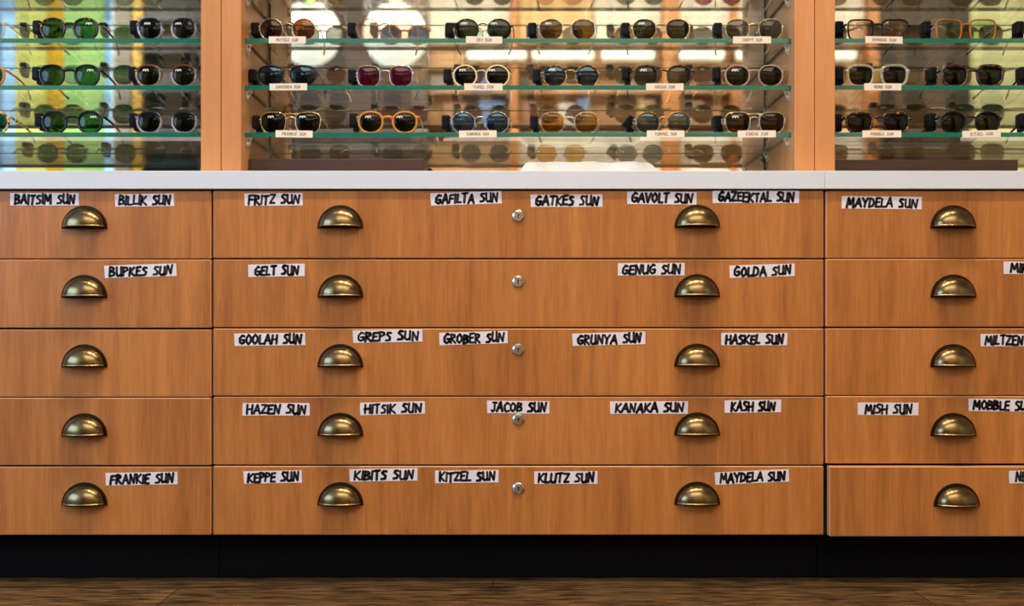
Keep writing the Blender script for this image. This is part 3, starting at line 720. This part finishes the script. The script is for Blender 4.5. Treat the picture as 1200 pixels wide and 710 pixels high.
def sunglasses(label, group, xc, k, half, style, frame, lens, tagrot=0.0, logo='L', yaw=0.0, tagged=True, temple=None, yoff=.016):
    a, bb, n, tp, (rr, rd), kind = STYLES[style]
    c = half; zc = bb + rr + .0003; fm = M[frame]; tm = M[temple or frame]
    root = thing('sunglasses', label, 'sunglasses', (xc, YS + yoff, ST[k]), group)
    root.rotation_euler = (0, 0, yaw)
    pts = outline(a, bb, n, tp)
    # front: both rims, bridge and end pieces
    f = MB()
    ro = outline(a + rr * .6, bb + rr * .6, n, tp)
    for s in (-1, 1):
        f.sweep([(s * c + s * x, 0, zc + z) for x, z in ro], (rr, rd), (0, 1, 0), True, 0, 10, 2.6 if kind == 'acetate' else 2.0)
    gap = c - a
    if kind == 'wire':
        zb = zc + bb * .34
        br = [(x * (gap + .0012), -.0005 - .0015 * (1 - x * x), zb + .0042 * (1 - x * x)) for x in [i / 6 - 1 for i in range(13)]]
        f.sweep(br, (.0011, .0011), (0, 1, 0), False, 0, 8)
        if style in ('navigator', 'aviator'):
            br = [(x * (gap + .006), -.0005, zc + bb * .82 + .001 * (1 - x * x)) for x in [i / 4 - 1 for i in range(9)]]
            f.sweep(br, (.0009, .0009), (0, 1, 0), False, 0, 8)
        zh = zc + bb * .30; xo = c + a * (1 + tp * .3)
        for s in (-1, 1):
            f.sweep([(s * (xo + .0002), 0, zh), (s * (xo + .0028), .0006, zh), (s * (xo + .0042), .004, zh)], (.0012, .0015), (0, 0, 1), False, 0, 8)
            # pad arm
            f.sweep([(s * (gap + .0004), .0008, zc), (s * (gap - .001), .0045, zc - .001), (s * (gap - .002), .006, zc - .003)], (.0005, .0005), (0, 1, .3), False, 0, 6)
    else:
        zb = zc + bb * .42; th = rr * 1.05
        br = [(x * (gap + .001), -.0006, zb + .0034 * (1 - x * x)) for x in [i / 6 - 1 for i in range(13)]]
        f.sweep(br, (th, rd), (0, 1, 0), False, 0, 10, 2.6)
        zh = zc + bb * .52; xo = c + a * (1 + tp * .5)
        for s in (-1, 1):
            f.sweep([(s * (xo - .0005), .0, zh), (s * (xo + .0035), .0002, zh + .0006), (s * (xo + .0058), .003, zh + .0004)], lambda q: (rr * (1.25 - .25 * q), rd), (0, 1, 0), False, 0, 10, 2.6)
            # metal rivet
            f.sphere((s * (xo + .0024), -rd * .95, zh + .0004), (.0012, .0006, .0008), 1, 8, 6)
    f.build('frame_front', [fm, M['silver']], root)
    xt = xo + (.0042 if kind == 'wire' else .0058)
    # temples
    for s in (-1, 1):
        path = [(xt, .003, zh), (xt + .0018, .03, zh * .88), (xt + .0016, .06, zh * .72), (xt - .0008, .088, zh * .55), (xt - .003, .100, zh * .44), (xt - .006, .114, zh * .24), (xt - .009, .126, .0034)]
        pts3 = []
        for i in range(len(path) - 1):
            for q in range(4):
                u = q / 4; pts3.append(tuple(path[i][j] * (1 - u) + path[i + 1][j] * u for j in range(3)))
        pts3.append(path[-1])
        b = MB()
        if kind == 'wire':
            b.sweep([(s * x, y, z) for x, y, z in pts3], lambda q: (.0008, .0010) if q < .62 else (.0013, .0018), (1, 0, 0), False, 0, 8)
        else:
            b.sweep([(s * x, y, z) for x, y, z in pts3], lambda q: (.0030 - .0008 * q, .0014), (1, 0, 0), False, 0, 10, 2.6)
        b.build('temple', tm, root)
    if kind == 'wire':
        for s in (-1, 1):
            b = MB(); b.sphere((s * (gap - .0024), .0066, zc - .0042), (.0014, .0022, .0042), 0, 10, 8); b.build('nose_pad', M['clip'], root)
    # lenses: curved solid caps
    bulge, thick = .0022, .0016
    for s in (-1, 1):
        b = MB(); N = len(pts); K = 7; vs = []
        for lay, dy in ((0, 0), (1, thick)):
            for j in range(K):
                ro_ = j / (K - 1)
                for x, z in pts:
                    vs.append((s * x * ro_, -bulge * (1 - ro_ * ro_) + dy - .0006, z * ro_))
        fs = []
        for lay in (0, 1):
            o_ = lay * K * N
            for j in range(1, K - 1):
                for i in range(N): fs.append((o_ + j * N + i, o_ + j * N + (i + 1) % N, o_ + (j + 1) * N + (i + 1) % N, o_ + (j + 1) * N + i))
            fs.append(tuple(o_ + N + i for i in range(N)))
        o_ = (K - 1) * N; p_ = K * N + o_
        for i in range(N): fs.append((o_ + i, o_ + (i + 1) % N, p_ + (i + 1) % N, p_ + i))
        # drop the degenerate centre ring
        keep = list(range(N, K * N)) + list(range(K * N + N, 2 * K * N)); idx = {v: i for i, v in enumerate(keep)}
        b.add([vs[v] for v in keep], [tuple(idx[i] for i in q) for q in fs], 0, True)
        lo = b.build('lens', LENS[lens], root, (s * c, 0, zc))
        if ('L' if s < 0 else 'R') in logo:
            g = MB()
            lx = (-.005 if s < 0 else (.007 if 'X' in logo else -.0105))
            for m_ in (-1, 1):
                cxx = lx + m_ * .0029; czz = bb * .50
                arc = [(cxx + .0024 * math.cos(q), czz + .0026 * math.sin(q)) for q in [math.pi * (1.15 - 1.3 * i / 10) for i in range(11)]]
                g.sweep([(x, -bulge * (1 - (x / a) ** 2 - (z / bb) ** 2) - .0009, z) for x, z in arc], (.00085, .0002), (0, 1, 0), False, 0, 6)
            g.build('logo_mark', M['logo'], lo)
    if tagged:
        rot = Matrix.Rotation(R(tagrot), 4, 'Y') @ Matrix.Rotation(R(random.uniform(-8, 14)), 4, 'Z')
        cx_, cy_, cz_ = -(xt + .0075), .022, max(zh - .003, .0205)
        b = MB(); b.box((cx_ - .0095, cy_ - .012, cz_ - .0125), (cx_ + .0075, cy_ + .012, cz_ + .0145), 0, .0035, rot, 2)
        b.box((cx_ - .003, cy_ - .004, cz_ - .0195), (cx_ + .0092, cy_ + .018, cz_ - .009), 0, .002, rot, 2)
        b.box((cx_ - .0065, cy_ - .0130, cz_ - .008), (cx_ + .003, cy_ - .0115, cz_ + .009), 0, .0008, rot, 1)
        st_ = b.build('security_tag', M['tagblack'], root)
        b = MB(); b.box((cx_ + .0060, cy_ - .012, zh - .006), (cx_ + .0088, cy_ + .009, zh + .004), 0, .0008, None, 1); b.build('clamp', M['tagmetal'], st_)
    return root

ORD = ['first', 'second', 'third', 'fourth', 'fifth', 'sixth']
YL = YS + .016
def put(cab, k, i, l, r, style, frame, lens, desc, **kw):
    """l, r: pixel of the two lens centres"""
    pl = {4: 'in the reflected top row', 3: 'on the topmost shelf', 2: 'on the upper shelf', 1: 'on the middle shelf', 0: 'on the lowest shelf'}[k]
    if cab == 'left': od = ['cut by the left edge', 'centre pair', 'beside the wooden post'][i]
    elif cab == 'right': od = ['beside the wooden post', 'centre pair', 'cut by the right edge'][i]
    else: od = ORD[i] + ' from left'
    lab = '%s sunglasses, %s, %s, %s cabinet' % (desc, od, pl, cab)
    sunglasses(lab, 'sunglasses on the glass shelves', X((l + r) / 2, YL), k, X(600 + (r - l) / 2, YL), style, frame, lens, **kw)

# middle cabinet, upper shelf
put('middle', 2, 0, 318, 356, 'round', 'palegold', 'amber', 'gold wire amber', logo='')
put('middle', 2, 1, 432, 470, 'round', 'rose', 'peach', 'rose gold clear', logo='')
put('middle', 2, 2, 547, 585, 'rimless', 'gun', 'green', 'black rimless dark-green', logo='LR')
put('middle', 2, 3, 645.5, 683.5, 'panto', 'silver', 'olive', 'silver wire olive-brown', logo='L')
put('middle', 2, 4, 755, 794, 'panto', 'gold', 'green', 'gold wire dark-green', logo='L')
put('middle', 2, 5, 864, 903, 'panto', 'gold', 'grey', 'gold wire grey', logo='')
# middle cabinet, middle shelf
put('middle', 1, 0, 317, 355, 'aviator', 'navy', 'navy', 'navy wide aviator', logo='')
put('middle', 1, 1, 432, 470, 'hex', 'silver', 'plum', 'silver plum-lens', logo='')
put('middle', 1, 2, 545, 583, 'thickround', 'ivory', 'black', 'ivory rimmed black-lens', logo='LR')
put('middle', 1, 3, 650, 688, 'round', 'light_tort', 'navy', 'tortoise rimmed blue', logo='L')
put('middle', 1, 4, 757, 796, 'slim', 'brown_tort', 'greysmoke', 'dark tortoise grey-lens', logo='L')
put('middle', 1, 5, 864, 903, 'slim', 'blush', 'green', 'blush acetate dark-green', logo='L')
# middle cabinet, lowest shelf
put('middle', 0, 0, 320.5, 361, 'navigator', 'gold', 'black', 'gold wire black-lens', logo='LR')
put('middle', 0, 1, 434.5, 474.5, 'acetate', 'honey', 'green', 'honey acetate dark-green', logo='LR')
put('middle', 0, 2, 543, 582.5, 'round', 'silver', 'blue', 'silver wire blue', logo='')
put('middle', 0, 3, 647.5, 687, 'panto', 'palegold', 'cosmo', 'gold wire amber', logo='')
put('middle', 0, 4, 759, 795.5, 'rimless', 'gold', 'steel', 'rimless steel-blue', logo='', tagrot=38)
put('middle', 0, 5, 864.5, 904.5, 'navigator', 'palegold', 'brown', 'gold wire dark-brown', logo='L')
# middle cabinet, topmost shelf (only the ends of the temples and reflections show)
for i, (l, st_, fr, le, ds) in enumerate(((318, 'slim', 'ivory', 'grey', 'ivory'), (432, 'acetate', 'honey', 'navy', 'honey acetate'), (546, 'slim', 'crystal', 'sky', 'crystal'),
                                        (646, 'panto', 'gun', 'grey', 'black wire'), (756, 'round', 'green_rim', 'olive', 'dark green wire'), (864, 'panto', 'gold', 'greysmoke', 'gold wire'))):
    put('middle', 3, i, l, l + 38.5, st_, fr, le, ds, logo='')
for i, (l, st_, fr, le, ds) in enumerate(((318, 'round', 'gold', 'mint', 'mint-lens'), (433, 'round', 'gun', 'sky', 'pale blue-lens'), (548, 'round', 'gun', 'greysmoke', 'grey-lens'),
                                        (646, 'round', 'green_rim', 'pink', 'pink-lens'), (758, 'round', 'silver', 'steel', 'steel blue-lens'), (866, 'round', 'green_rim', 'plum', 'plum-lens'))):
    put('middle', 4, i, l, l + 38.5, st_, fr, le, ds, logo='', tagged=False)
# left cabinet
put('left', 2, 0, -48, -9, 'acetate', 'crystal', 'sky', 'crystal acetate', logo='R')
put('left', 2, 1, 62, 100.5, 'acetate', 'tortoise', 'g15', 'dark tortoise green', logo='RX')
put('left', 2, 2, 176, 215.5, 'acetate', 'black_crystal', 'smoke', 'black-over-crystal smoke', logo='LR')
put('left', 1, 0, -48, -9, 'acetate', 'honey', 'g15', 'honey acetate', logo='R')
put('left', 1, 1, 61, 102, 'acetate', 'black', 'g15', 'black acetate green', logo='RX')
put('left', 1, 2, 174, 215.5, 'acetate', 'tort_crystal', 'green', 'tortoise-over-crystal', logo='LR')
put('left', 0, 0, -44, -4, 'acetate', 'light_tort', 'g15', 'speckled light tortoise', logo='R')
put('left', 0, 1, 64, 105.5, 'acetate', 'black', 'g15', 'black acetate green', logo='RX')
put('left', 0, 2, 175, 216, 'acetate', 'black_crystal', 'black', 'black-over-crystal', logo='')
for i, (l, fr, le, ds) in enumerate(((-48, 'black', 'sky', 'black acetate'), (62, 'crystal', 'g15', 'crystal'), (176, 'crystal', 'grey', 'crystal grey-lens'))):
    put('left', 3, i, l, l + 39, 'acetate', fr, le, ds, logo='')
for i, (l, fr, le, ds) in enumerate(((-48, 'black', 'navy', 'black acetate'), (62, 'crystal', 'mint', 'crystal mint-lens'), (176, 'tortoise', 'smoke', 'tortoise'))):
    put('left', 4, i, l, l + 39, 'acetate', fr, le, ds, logo='', tagged=False)
# right cabinet
put('right', 2, 0, 1008.5, 1048.5, 'square', 'black', 'clear', 'black square clear-lens', logo='')
put('right', 2, 1, 1112, 1151.5, 'square', 'amber', 'palegreen', 'amber square pale-lens', logo='', temple='tortoise')
put('right', 2, 2, 1222, 1261, 'square', 'black', 'grey', 'black square', logo='')
put('right', 1, 0, 1008.5, 1048, 'squared', 'crystal', 'green', 'crystal acetate squared', logo='')
put('right', 1, 1, 1119, 1160, 'squared', 'brown_tort', 'green', 'dark tortoise squared', logo='')
put('right', 1, 2, 1226, 1266, 'squared', 'black', 'green', 'black squared', logo='')
put('right', 0, 0, 1007, 1050, 'brow', 'tortoise', 'black', 'black tortoise browline', logo='', temple='black')
put('right', 0, 1, 1117, 1157, 'slim', 'black', 'green', 'slim black', logo='')
put('right', 0, 2, 1226, 1266, 'squared', 'black', 'green', 'black squared', logo='')
for k in (3, 4):
    for i, (l, fr, le, ds) in enumerate(((1008, 'brown_tort' if k == 3 else 'black', 'green', 'dark tortoise' if k == 3 else 'black'), (1116, 'black', 'smoke', 'black smoke-lens'), (1224, 'tortoise', 'green', 'tortoise'))):
        put('right', k, i, l, l + 40, 'squared', fr, le, ds, logo='', tagged=(k == 3))

# ------------------------------------------------------------------ name cards on the shelf edges
CARDS = [  # text, x0, x1, shelf, cabinet, tilt, which
 ('MOTELE SUN', 315, 358.5, 2, 'middle', 0, 'first from left'), ('ZEV SUN', 546, 588.5, 2, 'middle', -.6, 'second from left'), ('ZOOYT SUN', 859, 903.5, 2, 'middle', 0, 'third from left'),
 ('DAVENEN SUN', 316, 360, 1, 'middle', .4, 'first from left'), ('YUKEL SUN', 544, 589, 1, 'middle', 0, 'second from left'), ('GOLDA SUN', 757, 801, 1, 'middle', 0, 'third from left'),
 ('FRANKIE SUN', 323, 366.5, 0, 'middle', -.8, 'first from left'), ('KANAKA SUN', 538, 582, 0, 'middle', .3, 'second from left'), ('TUMMEL SUN', 758, 802, 0, 'middle', 0, 'third from left'), ('ZINDIK SUN', 864.5, 909, 0, 'middle', .3, 'fourth from left'),
 ('SHINDIG SUN', 1014, 1057.5, 2, 'right', -.8, 'the only one'), ('NEBB SUN', 1012.5, 1056, 1, 'right', 0, 'the only one'), ('MOBBLE SUN', 1010.5, 1056, 0, 'right', 0, 'left'), ('KITZEL SUN', 1127.5, 1172.5, 0, 'right', 1.6, 'right'),
]
for txt, x0, x1, k, cab, tl, which in CARDS:
    mm = YS / FPX; wd = (x1 - x0) * mm; h = 8.2 * mm
    b = MB(); b.box((-wd / 2, -.0014, -h / 2), (wd / 2, -.0001, h / 2), 0, .0003, None, 1)
    rng = random.Random(txt); tw = .058 * len(txt) * wd
    lettering(b, txt, -tw / 2, tw / 2, -h * .20, h * .40, -.0016, h * .038, 1, rng, 0, 0, .26)
    o = b.build('name_card', [M['card'], M['print']], None, (X((x0 + x1) / 2, YS), YS, ST[k] - TH / 2 + .0012))
    o.rotation_euler = (0, -R(tl), 0)
    pl = {2: 'upper', 1: 'middle', 0: 'lowest'}[k]
    if which in ('left', 'right'): lab = 'cream printed name card, %s one of two on the %s shelf edge, right cabinet' % (which, pl)
    elif which == 'the only one': lab = 'cream printed name card, only one on the %s shelf edge, right cabinet' % pl
    else: lab = 'cream printed name card, %s on the %s shelf edge, middle cabinet' % (which, pl)
    tag(o, lab, 'card', 'name cards on the shelf edges')
